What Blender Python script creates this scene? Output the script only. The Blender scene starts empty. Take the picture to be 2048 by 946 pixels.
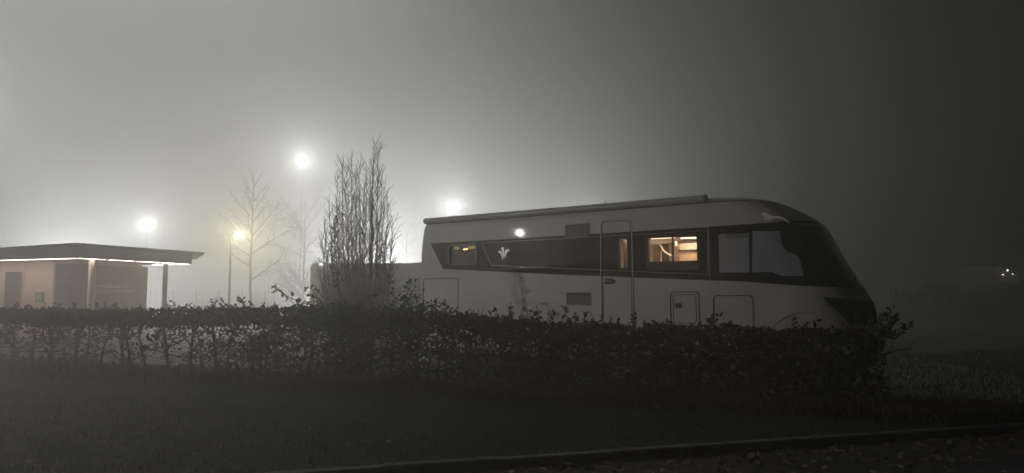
import bpy, bmesh, math, random
import numpy as np
from mathutils import Vector, Matrix, noise

# ------------------------------------------------------------------ camera, world, exposure
C = bpy.context.scene
PITCH = math.radians(4.9)
EYE = 1.5
cam = bpy.data.cameras.new("camera")
cam_o = bpy.data.objects.new("camera", cam)
C.collection.objects.link(cam_o)
cam_o.location = (0, 0, EYE)
cam_o.rotation_euler = (math.pi / 2 + PITCH, 0, 0)
cam.sensor_width = 36
cam.lens = 24
cam.clip_end = 900
C.camera = cam_o
C.view_settings.view_transform = 'Standard'
C.view_settings.look = 'None'
C.view_settings.exposure = 0
C.view_settings.gamma = 1
C.cycles.volume_bounces = 1
C.cycles.max_bounces = 8
C.cycles.transparent_max_bounces = 12
C.cycles.sample_clamp_indirect = 4
w = bpy.data.worlds.new("World")
C.world = w
w.use_nodes = True
nt = w.node_tree
sky = nt.nodes.new('ShaderNodeTexSky')
sky.sky_type = 'NISHITA'
sky.sun_disc = False
sky.sun_elevation = math.radians(-8)
bgn = nt.nodes['Background']
nt.links.new(sky.outputs[0], bgn.inputs[0])
bgn.inputs[1].default_value = 0.05

P_L1, P_L2, P_L3, P_F1, P_B, P_N = 2500, 2750, 2500, 0, 1, 1850
P_Y = 550
FOG = 0.03
FOG_G = 0.75

rnd = random.Random(7)
R = math.radians
F = 2048 * 24 / 36
_c, _s = math.cos(PITCH), math.sin(PITCH)


def ray(x, y):
    u = (x - 1024) / F
    v = -(y - 473) / F
    return Vector((u, _c - v * _s, _s + v * _c))


def at(x, y, Y):
    """world point seen at photo pixel (x, y), Y metres ahead of the camera"""
    d = ray(x, y)
    return Vector((d.x / d.y * Y, Y, EYE + d.z / d.y * Y))


# ------------------------------------------------------------------ helpers
def tag(o, label=None, cat=None, group=None, kind=None):
    if label: o['label'] = label
    if cat: o['category'] = cat
    if group: o['group'] = group
    if kind: o['kind'] = kind
    return o


def empty(name, loc=(0, 0, 0), rz=0.0, label=None, cat=None, group=None):
    o = bpy.data.objects.new(name, None)
    C.collection.objects.link(o)
    o.location = loc
    o.rotation_euler = (0, 0, rz)
    return tag(o, label, cat, group)


class MB:
    def __init__(self):
        self.v, self.f, self.m = [], [], []

    def add(self, vs, fs, mi=0):
        b = len(self.v)
        self.v += [tuple(p) for p in vs]
        self.f += [tuple(i + b for i in f) for f in fs]
        self.m += [mi] * len(fs)

    def box(self, a, b, mi=0, M=None):
        x0, y0, z0 = a
        x1, y1, z1 = b
        vs = [Vector(p) for p in ((x0, y0, z0), (x1, y0, z0), (x1, y1, z0), (x0, y1, z0), (x0, y0, z1), (x1, y0, z1), (x1, y1, z1), (x0, y1, z1))]
        if M: vs = [M @ p for p in vs]
        self.add(vs, [(0, 3, 2, 1), (4, 5, 6, 7), (0, 1, 5, 4), (1, 2, 6, 5), (2, 3, 7, 6), (3, 0, 4, 7)], mi)

    def tube(self, pts, radii, n=5, mi=0, cap=True, closed=False):
        pts = [Vector(p) for p in pts]
        if not hasattr(radii, '__len__'): radii = [radii] * len(pts)
        vs, fs = [], []
        L = len(pts)
        prev = None
        for i, p in enumerate(pts):
            a = pts[(i - 1) % L] if (closed or i > 0) else p
            b = pts[(i + 1) % L] if (closed or i < L - 1) else p
            t = (b - a)
            if t.length < 1e-9: t = Vector((0, 0, 1))
            t.normalize()
            if prev is None:
                u = t.cross(Vector((0, 0, 1)))
                if u.length < .1: u = t.cross(Vector((1, 0, 0)))
            else:
                u = prev - t * prev.dot(t)
                if u.length < 1e-4: u = t.cross(Vector((1, 0, 0)))
            u.normalize()
            prev = u
            q = t.cross(u)
            for k in range(n):
                an = 2 * math.pi * k / n
                vs.append(p + (u * math.cos(an) + q * math.sin(an)) * radii[i])
        rng = L if closed else L - 1
        for i in range(rng):
            j = (i + 1) % L
            for k in range(n):
                k2 = (k + 1) % n
                fs.append((i * n + k, i * n + k2, j * n + k2, j * n + k))
        if cap and not closed:
            fs.append(tuple(range(n - 1, -1, -1)))
            fs.append(tuple((L - 1) * n + k for k in range(n)))
        self.add(vs, fs, mi)

    def lathe(self, prof, n=24, M=None, mi=0):
        """profile of (radius, height) about local z"""
        vs, fs = [], []
        for r, h in prof:
            for k in range(n):
                an = 2 * math.pi * k / n
                p = Vector((r * math.cos(an), r * math.sin(an), h))
                vs.append(M @ p if M else p)
        for i in range(len(prof) - 1):
            for k in range(n):
                k2 = (k + 1) % n
                fs.append((i * n + k, i * n + k2, (i + 1) * n + k2, (i + 1) * n + k))
        self.add(vs, fs, mi)

    def build(self, name, mats, parent=None, smooth=False):
        me = bpy.data.meshes.new(name)
        me.from_pydata(self.v, [], self.f)
        if not isinstance(mats, (list, tuple)): mats = [mats]
        for m in mats: me.materials.append(m)
        if len(mats) > 1: me.polygons.foreach_set('material_index', self.m)
        if smooth: me.polygons.foreach_set('use_smooth', [True] * len(self.f))
        me.update()
        o = bpy.data.objects.new(name, me)
        C.collection.objects.link(o)
        if parent: o.parent = parent
        return o


def fast_mesh(name, verts, nper, mats, parent=None):
    """verts (N*nper, 3): one polygon of nper corners per item"""
    n = len(verts) // nper
    me = bpy.data.meshes.new(name)
    me.vertices.add(len(verts))
    me.vertices.foreach_set('co', np.asarray(verts, dtype=np.float32).ravel())
    me.loops.add(n * nper)
    me.loops.foreach_set('vertex_index', np.arange(n * nper, dtype=np.int32))
    me.polygons.add(n)
    me.polygons.foreach_set('loop_start', np.arange(n, dtype=np.int32) * nper)
    for m in (mats if isinstance(mats, (list, tuple)) else [mats]): me.materials.append(m)
    me.update(calc_edges=True)
    me.validate()
    o = bpy.data.objects.new(name, me)
    C.collection.objects.link(o)
    if parent: o.parent = parent
    return o


def mat(name, col, rough=.6, metal=0., coat=0., var=0., vscale=8., bump=0., bscale=60., spec=.5, col2=None, trans=0.):
    m = bpy.data.materials.new(name)
    m.use_nodes = True
    nt = m.node_tree
    b = nt.nodes['Principled BSDF']
    b.inputs['Base Color'].default_value = (*col, 1)
    b.inputs['Roughness'].default_value = rough
    b.inputs['Metallic'].default_value = metal
    b.inputs['Coat Weight'].default_value = coat
    b.inputs['Coat Roughness'].default_value = .055
    b.inputs['Specular IOR Level'].default_value = spec
    tc = nt.nodes.new('ShaderNodeTexCoord')
    if var > 0 or col2:
        nz = nt.nodes.new('ShaderNodeTexNoise')
        nz.inputs['Scale'].default_value = vscale
        nz.inputs['Detail'].default_value = 5
        nt.links.new(tc.outputs['Object'], nz.inputs['Vector'])
        rp = nt.nodes.new('ShaderNodeValToRGB')
        c2 = col2 or tuple(min(1, c * (1 + var)) for c in col)
        c1 = col if col2 else tuple(c * (1 - var) for c in col)
        rp.color_ramp.elements[0].color = (*c1, 1)
        rp.color_ramp.elements[1].color = (*c2, 1)
        rp.color_ramp.elements[0].position = .35
        rp.color_ramp.elements[1].position = .65
        nt.links.new(nz.outputs['Fac'], rp.inputs[0])
        nt.links.new(rp.outputs[0], b.inputs['Base Color'])
    if bump > 0:
        n2 = nt.nodes.new('ShaderNodeTexNoise')
        n2.inputs['Scale'].default_value = bscale
        n2.inputs['Detail'].default_value = 4
        nt.links.new(tc.outputs['Object'], n2.inputs['Vector'])
        bp = nt.nodes.new('ShaderNodeBump')
        bp.inputs['Strength'].default_value = bump
        bp.inputs['Distance'].default_value = .02
        nt.links.new(n2.outputs['Fac'], bp.inputs['Height'])
        nt.links.new(bp.outputs[0], b.inputs['Normal'])
    if trans > 0:
        tl = nt.nodes.new('ShaderNodeBsdfTranslucent')
        tl.inputs[0].default_value = (*[min(1, c * 1.4) for c in (col2 or col)], 1)
        mx = nt.nodes.new('ShaderNodeMixShader')
        mx.inputs[0].default_value = trans
        out = nt.nodes['Material Output']
        nt.links.new(b.outputs[0], mx.inputs[1])
        nt.links.new(tl.outputs[0], mx.inputs[2])
        nt.links.new(mx.outputs[0], out.inputs[0])
    return m


def emit(name, col, strength):
    m = bpy.data.materials.new(name)
    m.use_nodes = True
    b = m.node_tree.nodes['Principled BSDF']
    b.inputs['Base Color'].default_value = (*col, 1)
    b.inputs['Emission Color'].default_value = (*col, 1)
    b.inputs['Emission Strength'].default_value = strength
    return m


def glassy(name, tint=(1, 1, 1), refl=.12):
    m = bpy.data.materials.new(name)
    m.use_nodes = True
    nt = m.node_tree
    nt.nodes.clear()
    out = nt.nodes.new('ShaderNodeOutputMaterial')
    mx = nt.nodes.new('ShaderNodeMixShader')
    mx.inputs[0].default_value = refl
    tr = nt.nodes.new('ShaderNodeBsdfTransparent')
    tr.inputs[0].default_value = (*tint, 1)
    gl = nt.nodes.new('ShaderNodeBsdfGlossy')
    gl.inputs['Roughness'].default_value = .05
    nt.links.new(tr.outputs[0], mx.inputs[1])
    nt.links.new(gl.outputs[0], mx.inputs[2])
    nt.links.new(mx.outputs[0], out.inputs[0])
    return m


M = dict(
    paint=mat('silver_paint', (.72, .69, .645), .45, 0, .10, var=.05, vscale=1.7, bump=.06, bscale=25),
    mirrorcap=mat('mirror_cap', (.75, .72, .68), .4),
    paint_roof=mat('roof_paint', (.55, .54, .52), .45, 0, .2),
    band=mat('dark_band', (.028, .026, .025), .35, 0, .04, spec=.12),
    cabglass=mat('cab_black', (.008, .008, .009), .12, 0, .3),
    blind=mat('cab_blind', (.44, .45, .49), .45, 0, .0, var=.08, vscale=2),
    chrome=mat('trim_silver', (.6, .58, .55), .3, .6),
    gasket=mat('gasket', (.05, .05, .05), .5),
    frame=mat('window_frame', (.02, .02, .02), .35),
    vent=mat('vent_plastic', (.33, .31, .29), .5),
    ventdark=mat('vent_gap', (.03, .03, .03), .7),
    rubber=mat('rubber', (.02, .02, .02), .8),
    rim=mat('rim', (.4, .4, .4), .35, .8),
    white=mat('emblem_white', (.8, .8, .78), .4),
    alu=mat('aluminium', (.5, .5, .5), .4, .7),
    wood=mat('light_wood', (.5, .36, .22), .4, 0, .2, var=.2, vscale=6),
    cream=mat('cream_laminate', (.75, .66, .55), .35, 0, .2),
    darkpanel=mat('dark_doorway', (.05, .035, .03), .5),
    glass=glassy('pane_glass', (.92, .9, .88), .05),
    darkglass=glassy('tinted_glass', (.55, .5, .45), .06),
    red=mat('tail_red', (.35, .02, .02), .2),
    leaf=mat('hedge_leaf', (.045, .032, .016), .5, var=0, vscale=1.5, col2=(.06, .055, .025), trans=.12),
    roseleaf=mat('rose_leaf', (.035, .05, .02), .5, trans=.25),
    bark=mat('bark', (.05, .04, .032), .85, var=.3, vscale=20),
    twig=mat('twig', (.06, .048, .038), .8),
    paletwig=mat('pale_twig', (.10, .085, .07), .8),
    grass=mat('grass', (.04, .055, .015), .7, vscale=.6, col2=(.07, .08, .03), trans=.2),
    shadegrass=mat('shaded_grass', (.018, .022, .010), .8),  # darker copy of the grass, night darkness put into its colour
    drygrass=mat('dry_grass', (.075, .055, .04), .7, vscale=2, col2=(.10, .078, .055)),
    soil=mat('soil', (.04, .032, .024), .9, vscale=1.2, col2=(.055, .05, .028), bump=.8, bscale=12),
    asphalt=mat('asphalt', (.04, .04, .042), .8, var=.3, vscale=30, bump=.5, bscale=80),
    gravel=mat('paved_lot', (.2, .19, .175), .75, var=.25, vscale=9, bump=.5, bscale=40),
    concrete=mat('kerb_concrete', (.15, .147, .14), .85, var=.25, vscale=7, bump=.5, bscale=50),
    litter=mat('dead_leaf', (.09, .055, .03), .7, vscale=9, col2=(.22, .16, .10)),
    plaster=mat('kiosk_plaster', (.80, .68, .61), .8, var=.04, vscale=3),
    roofmetal=mat('roof_metal', (.16, .155, .15), .5, .3),
    fascia=mat('fascia', (.18, .17, .165), .6),
    soffit=mat('soffit', (.4, .37, .35), .7),
    panel=mat('poster_panel', (.2, .2, .205), .4),
    paper=mat('notice_paper', (.45, .42, .38), .7),
    darksteel=mat('dark_pole_paint', (.02, .02, .021), .8, spec=.1),
    steel=mat('galvanised_steel', (.25, .25, .25), .5, .6),
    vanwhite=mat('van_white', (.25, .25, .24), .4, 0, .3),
    vanglass=mat('van_glass', (.03, .03, .035), .15),
)


# ------------------------------------------------------------------ ground
kp0, kp1 = Vector((-1.79, 5.92, 0)), Vector((3.9, 7.5, 0))
kd = (kp1 - kp0).normalized()
kn = Vector((-kd.y, kd.x, 0))
ROAD_Z = -.065


def strip(name, d0, d1, z, m, l0=-400, l1=400):
    b = MB()
    q = [kp0 + kd * l0 + kn * d0, kp0 + kd * l1 + kn * d0, kp0 + kd * l1 + kn * d1, kp0 + kd * l0 + kn * d1]
    b.add([(p.x, p.y, z) for p in q], [(0, 1, 2, 3)])
    return tag(b.build(name, m), kind='structure')


strip('ground', .06, 500, 0, M['soil'])
strip('road', -300, -.06, ROAD_Z, M['asphalt'])
kb = MB()
L = -14.3
while L < 26:
    a, bb = L + .006, L + .994
    dz = rnd.uniform(-.006, .006)
    prof = [(-.06, ROAD_Z - .1), (-.06, .005), (-.045, .02), (.045, .02), (.06, .005), (.06, -.1)]
    vs = []
    for l in (a, bb):
        for (o_, z_) in prof:
            p = kp0 + kd * l + kn * (o_ + rnd.uniform(-.002, .002))
            vs.append((p.x, p.y, z_ + dz))
    n = len(prof)
    kb.add(vs, [(i, i + 1, n + i + 1, n + i) for i in range(n - 1)] + [tuple(range(n - 1, -1, -1)), tuple(range(n, 2 * n))])
    L += 1.0
tag(kb.build('kerb', M['concrete']), kind='structure')


# the paved lot behind the hedge
def hedge_y(X): return 8.8 + (5 - X) * .345


b = MB()
b.add([(-120, hedge_y(-120) + 1.4, .004), (9, hedge_y(9) + 1.4, .004), (16, 90, .004), (-120, 90, .004)], [(0, 1, 2, 3)])
tag(b.build('parking_lot', M['gravel']), kind='structure')


# ------------------------------------------------------------------ lamps
def point(name, loc, P, col, r, parent=None):
    l = bpy.data.lights.new(name, 'POINT')
    l.energy = P
    l.color = col
    l.shadow_soft_size = r
    o = bpy.data.objects.new(name, l)
    C.collection.objects.link(o)
    o.location = loc
    if parent: o.parent = parent
    return o


cold = (.955, .985, 1)
lens_cold = emit('floodlight_lens', (.85, .95, 1), 20)


def flood(p, P, label, r=.75, aim=None):
    """a floodlight mast: p is where the lamp burns"""
    base = Vector((p.x, p.y, 0))
    to = (Vector((aim[0], aim[1], 0)) if aim else Vector((0, 0, 0))) - base
    rz = math.atan2(to.y, to.x)
    t = empty('floodlight_mast', base, rz, label, 'floodlight', 'floodlights on masts in the fog')
    h = p.z
    m = MB(); m.tube([(-1.7, 0, 0), (-1.7, 0, h + .1)], [.09, .045], 8); m.build('mast', M['darksteel'], t, True)
    m = MB(); m.tube([(-.5, -.4, h), (-.5, .4, h)], .035, 6); m.tube([(-1.7, 0, h), (-.4, 0, h)], .03, 6); m.build('bracket', M['steel'], t)
    rot = Matrix.Translation((0, 0, h)) @ Matrix.Rotation(R(12), 4, 'Y')
    m = MB(); m.box((-.42, -.38, -.22), (-.33, .38, .22), 0, rot); hd = m.build('lamp_head', M['steel'], t)
    m = MB(); m.box((-.328, -.35, -.19), (-.32, .35, .19), 0, rot); m.build('lens', lens_cold, hd)
    point('floodlight_lamp', (.15, 0, h), P, cold, r, t)


flood(at(294, 450, 65), P_L1, 'floodlight burning white above the kiosk roof')
flood(at(606, 321, 65), P_L2, 'highest white floodlight in the fog, between the bare trees')
flood(at(906, 415, 65), P_L3, 'white floodlight just above the rear roof of the motorhome')
flood(at(-100, 200, 90), 23000 * P_B, 'tall distant floodlight beyond the left edge of the view', .45, aim=(-12, 10))
flood(at(-60, -80, 70), 3000 * P_B, 'very tall floodlight beyond the top left corner of the view', .45, aim=(-12, 10))
flood(at(140, 572, 50), 12500 * P_B, 'added fill light, unseen, low behind the kiosk', .3)  # added source, out of sight, lifts the fog glow on the left
flood(at(765, 566, 46), 3000 * P_B, 'added fill light, unseen, close behind the other motorhome', .3)  # extra unseen source, added to widen the low central glow
flood(at(740, 565, 70), 25000 * P_B, 'added fill light, unseen, farther behind the other motorhome', .3)  # added out of sight so that only its broad fog glow shows
flood(at(1050, 500, 90), 10000 * P_B, 'added distant fill light, unseen behind the large motorhome', .4)  # unseen source added to brighten the fog over the motorhome roof
flood(at(1180, 455, 70), 2500 * P_B, 'added fill light, unseen behind the middle of the large motorhome', .4)  # another added source, spreads the fog glow right of the roof
for p, P, lab in ((at(760, -220, 48), 2500, 'added fog fill lamp above the view, rightmost of three'),
                  (at(480, -260, 45), 5100, 'added fog fill lamp above the view, middle one of three'),
                  (at(140, -260, 45), 5100, 'added fog fill lamp above the view, leftmost of three')):
    t = empty('fog_fill_lamp', p, 0, lab, 'added fill lamp', 'fill lamps added over the lot')  # lamps and wires added out of view to brighten the upper fog
    m = MB(); m.tube([(-50, 4, -2), (0, 0, .5), (50, 4, -2)], .01, 4); m.build('fill_lamp_wire', M['darksteel'], t)
    m = MB(); m.lathe([(.001, .5), (.08, .48), (.35, .3), (.36, .27), (.001, .27)], 16); m.build('lamp_head', M['darksteel'], t, True)
    point('fog_fill_light', p, P * P_B, cold, .2)


def street_lamp(p, P, col, label, arm=.35, r=.12, s=(1, 0), globe=True):
    base = Vector((p.x - arm * s[0], p.y - arm * s[1], 0))
    t = empty('street_lamp', base, math.atan2(s[1], s[0]), label, 'street lamp')
    h = p.z
    m = MB(); m.tube([(0, 0, 0), (0, 0, 1.0), (0, 0, h + .06)], [.07, .06, .04], 10); m.build('pole', M['darksteel'], t, True)
    m = MB(); m.tube([(0, 0, h + .03), (arm * .4, 0, h + .1), (arm - .1, 0, h + .13)], .02, 6); m.build('arm', M['darksteel'], t)
    m = MB(); m.box((arm - .19, -.14, h - .22), (arm - .165, .14, h + .16)); m.box((arm - .165, -.14, h + .14), (arm + .1, .14, h + .16)); hd = m.build('lamp_head', M['darksteel'], t)  # upright back plate added to keep the lamp's light off its pole
    m = MB()
    if globe: m.lathe([(.001, -.06), (.04, -.045), (.055, 0), (.04, .045), (.001, .06)], 12, Matrix.Translation((arm - .1, 0, h)))
    if globe: m.build('globe', emit('street_lens', col, 6), hd)
    point('street_lamp_light', (arm, 0, h), P, col, r, t)


street_lamp(at(477, 469, 32), P_Y, (1, .94, .55), 'small street lamp glowing yellow on a slim pole by the bare tree', .34, .15)
street_lamp(Vector((-14.5, 7.3, 4.12)), P_N, (1, .97, .92), 'white street lamp beside the road left of the view', .5, .05, (.5, .86), False)

# ------------------------------------------------------------------ motorhome
VO = Vector((-2.034, 14.558, 0))
VD = Vector((.823, -.568, 0))
VN = Vector((.568, .823, 0))


def side(x, y, off=0.0):
    """photo pixel -> (x, z) on the motorhome's plane `off` metres behind its near side"""
    d = ray(x, y)
    o_ = Vector((VO.x + VN.x * off, VO.y + VN.y * off))
    k = (o_.x * VN.x + o_.y * VN.y) / (d.x * VN.x + d.y * VN.y)
    return ((d.x * k - VO.x) * VD.x + (d.y * k - VO.y) * VD.y, EYE + d.z * k)


van = empty('motorhome', VO, math.atan2(VD.y, VD.x), 'large silver motorhome with dark side band and a warm lit window, parked behind the hedge', 'motorhome')
W_ = 2.3
XC = 6.33
NS = 3.4
XA = [(.35, 8.42), (.6, 8.5), (.9, 8.54), (1.24, 8.51), (1.43, 8.46), (1.61, 8.37), (1.71, 8.30), (2.03, 8.12), (2.42, 7.93), (2.6, 7.85), (2.66, 7.80), (2.73, 7.72), (2.8, 7.62), (2.9, 7.46), (2.96, 7.35), (3.0, 7.25), (3.04, 7.1), (3.08, 6.9), (3.11, 6.6), (3.135, 6.1), (3.15, 5.2)]
XR = [(.35, .06), (.6, .02), (1.0, 0), (1.6, 0), (2.2, .02), (2.6, .05), (2.9, .10), (3.0, .16), (3.04, .2), (3.08, .3), (3.11, .45), (3.135, .8), (3.15, 1.5)]
INS = [(.35, .03), (.6, .0), (2.92, 0), (2.96, .008), (3.0, .03), (3.04, .08), (3.08, .18), (3.11, .32), (3.135, .5), (3.15, .75)]


def itp(T, z):
    if z <= T[0][0]: return T[0][1]
    for (a, p), (b_, q) in zip(T, T[1:]):
        if z <= b_: return p + (q - p) * (z - a) / (b_ - a)
    return T[-1][1]


def front_pt(phi, z):
    xa = itp(XA, z)
    xc = min(XC, xa - .9)
    a, bh = xa - xc, W_ / 2
    s_, c_ = max(0, math.sin(phi)), math.cos(phi)
    x = xc + a * s_ ** (2 / NS)
    yy = bh * (abs(c_) ** (2 / NS)) * (1 if c_ >= 0 else -1)
    ins = itp(INS, z)
    y = W_ / 2 - yy
    return Vector((x, ins + y * (W_ - 2 * ins) / W_, z))


def front_off(phi, z, off):
    p = front_pt(phi, z)
    if off == 0: return p
    t = front_pt(min(math.pi, phi + .02), z) - front_pt(max(0, phi - .02), z)
    u = front_pt(phi, z + .02) - front_pt(phi, z - .02)
    n = t.cross(u).normalized()
    return p + n * off


def phi_of(x, z):
    xa = itp(XA, z)
    q = max(0, min(1, (x - XC) / (xa - XC)))
    return math.asin(min(1, q ** (NS / 2)))


def surf(x, z, off):
    if x <= XC: return Vector((x, itp(INS, z) - off, z))
    return front_off(phi_of(x, z), z, off)


WIN = dict(rear=(.90, 1.605, 2.13, 2.505), door=(4.75, 4.912, 1.96, 2.485), living=(5.285, 6.14, 1.96, 2.465))
zs = sorted(set([.35, .6, .9, 1.2, 1.43, 1.61, 1.71, 1.84, 1.96, 2.03, 2.13, 2.25, 2.35, 2.42, 2.465, 2.485, 2.505, 2.6, 2.66, 2.73, 2.8, 2.9, 2.96, 3.0, 3.02, 3.04, 3.06, 3.08, 3.11, 3.135, 3.15]))
xs = sorted(set([.35, .6, .9, 1.25, 1.605, 2.2, 3.0, 3.8, 4.3, 4.75, 4.912, 5.1, 5.285, 5.7, 6.14, XC]))


def body_ring(z):
    xr, ins = itp(XR, z), itp(INS, z)
    xa = itp(XA, z)
    xc = min(XC, xa - .9)
    rr = .2
    pts = []
    for k in range(6):
        a = math.pi / 2 * k / 6
        pts.append((xr + rr * (1 - math.sin(a)) * 1.0, rr * (1 - math.cos(a)) * 1.0))
    pts = [(xr + rr - rr * math.cos(math.pi / 2 * k / 6), rr - rr * math.sin(math.pi / 2 * k / 6)) for k in range(7)]
    out = [(x, ins + y * (W_ - 2 * ins) / W_) for x, y in pts]
    k0 = xr + rr
    for x in xs:
        if xc < XC or x < .3: xx = k0 + (x - .25) / (XC - .25) * (xc - k0)
        else: xx = max(x, k0 + .001 * x)
        out.append((xx, ins))
    for k in range(1, 48):
        p = front_pt(math.pi * k / 48, z)
        out.append((p.x, p.y))
    for x, y in reversed(out[:7 + len(xs)]): out.append((x, W_ - y))
    return [Vector((x, y, z)) for x, y in out]


rings = [body_ring(z) for z in zs]
n = len(rings[0])
mb = MB()
vs = [p for r_ in rings for p in r_]
fs = []
for i in range(len(zs) - 1):
    for j in range(n):
        j2 = (j + 1) % n
        if 7 <= j < 7 + len(xs) - 1:
            x0, x1 = xs[j - 7], xs[j - 6]
            if any(x0 >= q[0] - 1e-6 and x1 <= q[1] + 1e-6 and zs[i] >= q[2] - 1e-6 and zs[i + 1] <= q[3] + 1e-6 for q in WIN.values()): continue
        fs.append((i * n + j, i * n + j2, (i + 1) * n + j2, (i + 1) * n + j))
fs.append(tuple((len(zs) - 1) * n + j for j in range(n)))
fs.append(tuple(range(n - 1, -1, -1)))
mb.add(vs, fs)
body = mb.build('body', M['paint'], van, True)


def conform(name, poly, off, m, parent=van, holes=(), step=.07, smooth=True, thick=0):
    bm = bmesh.new()
    vs = [bm.verts.new((p[0], 0, p[1])) for p in poly]
    bm.faces.new(vs)
    x0, x1 = min(p[0] for p in poly), max(p[0] for p in poly)
    z0, z1 = min(p[1] for p in poly), max(p[1] for p in poly)
    cx = [h[0] for h in holes] + [h[1] for h in holes]
    cz = [h[2] for h in holes] + [h[3] for h in holes]
    if x1 > XC:
        x = XC
        while x < x1:
            cx.append(x); x += step
        z = z0
        while z < z1:
            cz.append(z); z += .1
    for x in cx: bmesh.ops.bisect_plane(bm, geom=bm.verts[:] + bm.edges[:] + bm.faces[:], plane_co=(x, 0, 0), plane_no=(1, 0, 0))
    for z in cz: bmesh.ops.bisect_plane(bm, geom=bm.verts[:] + bm.edges[:] + bm.faces[:], plane_co=(0, 0, z), plane_no=(0, 0, 1))
    dead = []
    for f in bm.faces:
        c_ = f.calc_center_median()
        if any(h[0] < c_.x < h[1] and h[2] < c_.z < h[3] for h in holes): dead.append(f)
    bmesh.ops.delete(bm, geom=dead, context='FACES')
    for v in bm.verts: v.co = surf(v.co.x, v.co.z, off)
    bmesh.ops.recalc_face_normals(bm, faces=bm.faces)
    me = bpy.data.meshes.new(name)
    bm.to_mesh(me); bm.free()
    me.materials.append(m)
    if smooth: me.polygons.foreach_set('use_smooth', [True] * len(me.polygons))
    o = bpy.data.objects.new(name, me)
    C.collection.objects.link(o)
    o.parent = parent
    return o


def line(name, pts, r, off, m, parent, closed=False, sub=6):
    P = []
    seq = list(zip(pts, pts[1:] + ([pts[0]] if closed else [])))
    if not closed: seq = seq[:len(pts) - 1]
    for a, b_ in seq:
        k = max(1, int(math.hypot(b_[0] - a[0], b_[1] - a[1]) / .12))
        for i in range(k): P.append(surf(a[0] + (b_[0] - a[0]) * i / k, a[1] + (b_[1] - a[1]) * i / k, off))
    if not closed: P.append(surf(pts[-1][0], pts[-1][1], off))
    mb = MB()
    mb.tube(P, r, sub, closed=closed)
    return mb.build(name, m, parent, True)


def rrect(x0, x1, z0, z1, r, n=5):
    P = []
    for cx, cz, a0 in ((x1 - r, z1 - r, 0), (x0 + r, z1 - r, 90), (x0 + r, z0 + r, 180), (x1 - r, z0 + r, 270)):
        for k in range(n + 1):
            a = R(a0 + 90 * k / n)
            P.append((cx + r * math.cos(a), cz + r * math.sin(a)))
    return P


# band, cab glazing
HO = list(WIN.values())
conform('side_band', [(.386, 2.581), (.736, 2.037), (3.959, 1.85), (6.32, 1.735), (6.32, 2.594), (3, 2.585)], .003, M['band'], holes=HO)
line('trim_line', [(1.732, 2.534), (1.993, 2.079), (6.298, 1.829), (6.315, 2.538)], .006, .004, M['chrome'], van, True, 4)


def zlo(x): return itp([(6.3, 1.735), (6.8, 1.715), (7.68, 1.634), (8.42, 1.6), (9, 1.59)], x)


mb = MB()
cols = 64
rows = 10
vs = []
for i in range(cols + 1):
    phi = math.pi * i / cols
    for j in range(rows + 1):
        x = front_pt(phi, 1.7).x
        lo = zlo(x)
        hi = 2.6 + .05 * max(0, math.sin(phi)) ** 1.5
        vs.append(front_off(phi, lo + (hi - lo) * j / rows, .004))
mb.add(vs, [(i * (rows + 1) + j, (i + 1) * (rows + 1) + j, (i + 1) * (rows + 1) + j + 1, i * (rows + 1) + j + 1) for i in range(cols) for j in range(rows)])
cabg = mb.build('windscreen', M['cabglass'], van, True)
cw = mb = None
o = conform('cab_side_window', [(6.484, 2.472), (6.962, 2.464), (6.958, 1.845), (6.478, 1.85)], .007, M['blind'])
line('frame', [(6.484, 2.472), (6.962, 2.464), (6.958, 1.845), (6.478, 1.85)], .006, .008, M['frame'], o, True, 4)
o = conform('cab_side_window', [(7.012, 2.493), (7.50, 2.47), (7.515, 2.3), (7.56, 2.14), (7.64, 2.08), (7.67, 2.0), (7.715, 1.785), (7.439, 1.787), (7.37, 1.81), (7.296, 1.846), (7.2, 1.855), (6.99, 1.848)], .007, M['blind'])
line('window_seal', [(6.985, 2.5), (6.98, 1.84)], .006, .008, M['frame'], o, False, 4)
# small sticker on the first cab pane
st = conform('blind_cassette', [(6.62, 2.452), (6.93, 2.447), (6.93, 2.40), (6.62, 2.405)], .009, mat('cassette_grey', (.22, .22, .24), .5))
line('cassette_edge', [(6.62, 2.452), (6.93, 2.447), (6.93, 2.40), (6.62, 2.405)], .003, .01, M['gasket'], st, True, 4)


def prism(mb, pts, y0, y1, mi=0):
    """(x, z) polygon given thickness from y0 to y1"""
    n = len(pts)
    vs = [(p[0], y0, p[1]) for p in pts] + [(p[0], y1, p[1]) for p in pts]
    mb.add(vs, [tuple(range(n)), tuple(range(2 * n - 1, n - 1, -1))] + [(i, (i + 1) % n, n + (i + 1) % n, n + i) for i in range(n)], mi)


def ringplate(mb, outer, inner, y0, y1):
    n = len(outer)
    vs = [(p[0], y0, p[1]) for p in outer] + [(p[0], y0, p[1]) for p in inner] + [(p[0], y1, p[1]) for p in outer] + [(p[0], y1, p[1]) for p in inner]
    fs = []
    for i in range(n):
        j = (i + 1) % n
        fs += [(i, j, n + j, n + i), (2 * n + j, 2 * n + i, 3 * n + i, 3 * n + j), (i, 2 * n + i, 2 * n + j, j), (n + i, n + j, 3 * n + j, 3 * n + i)]
    mb.add(vs, fs)


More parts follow.
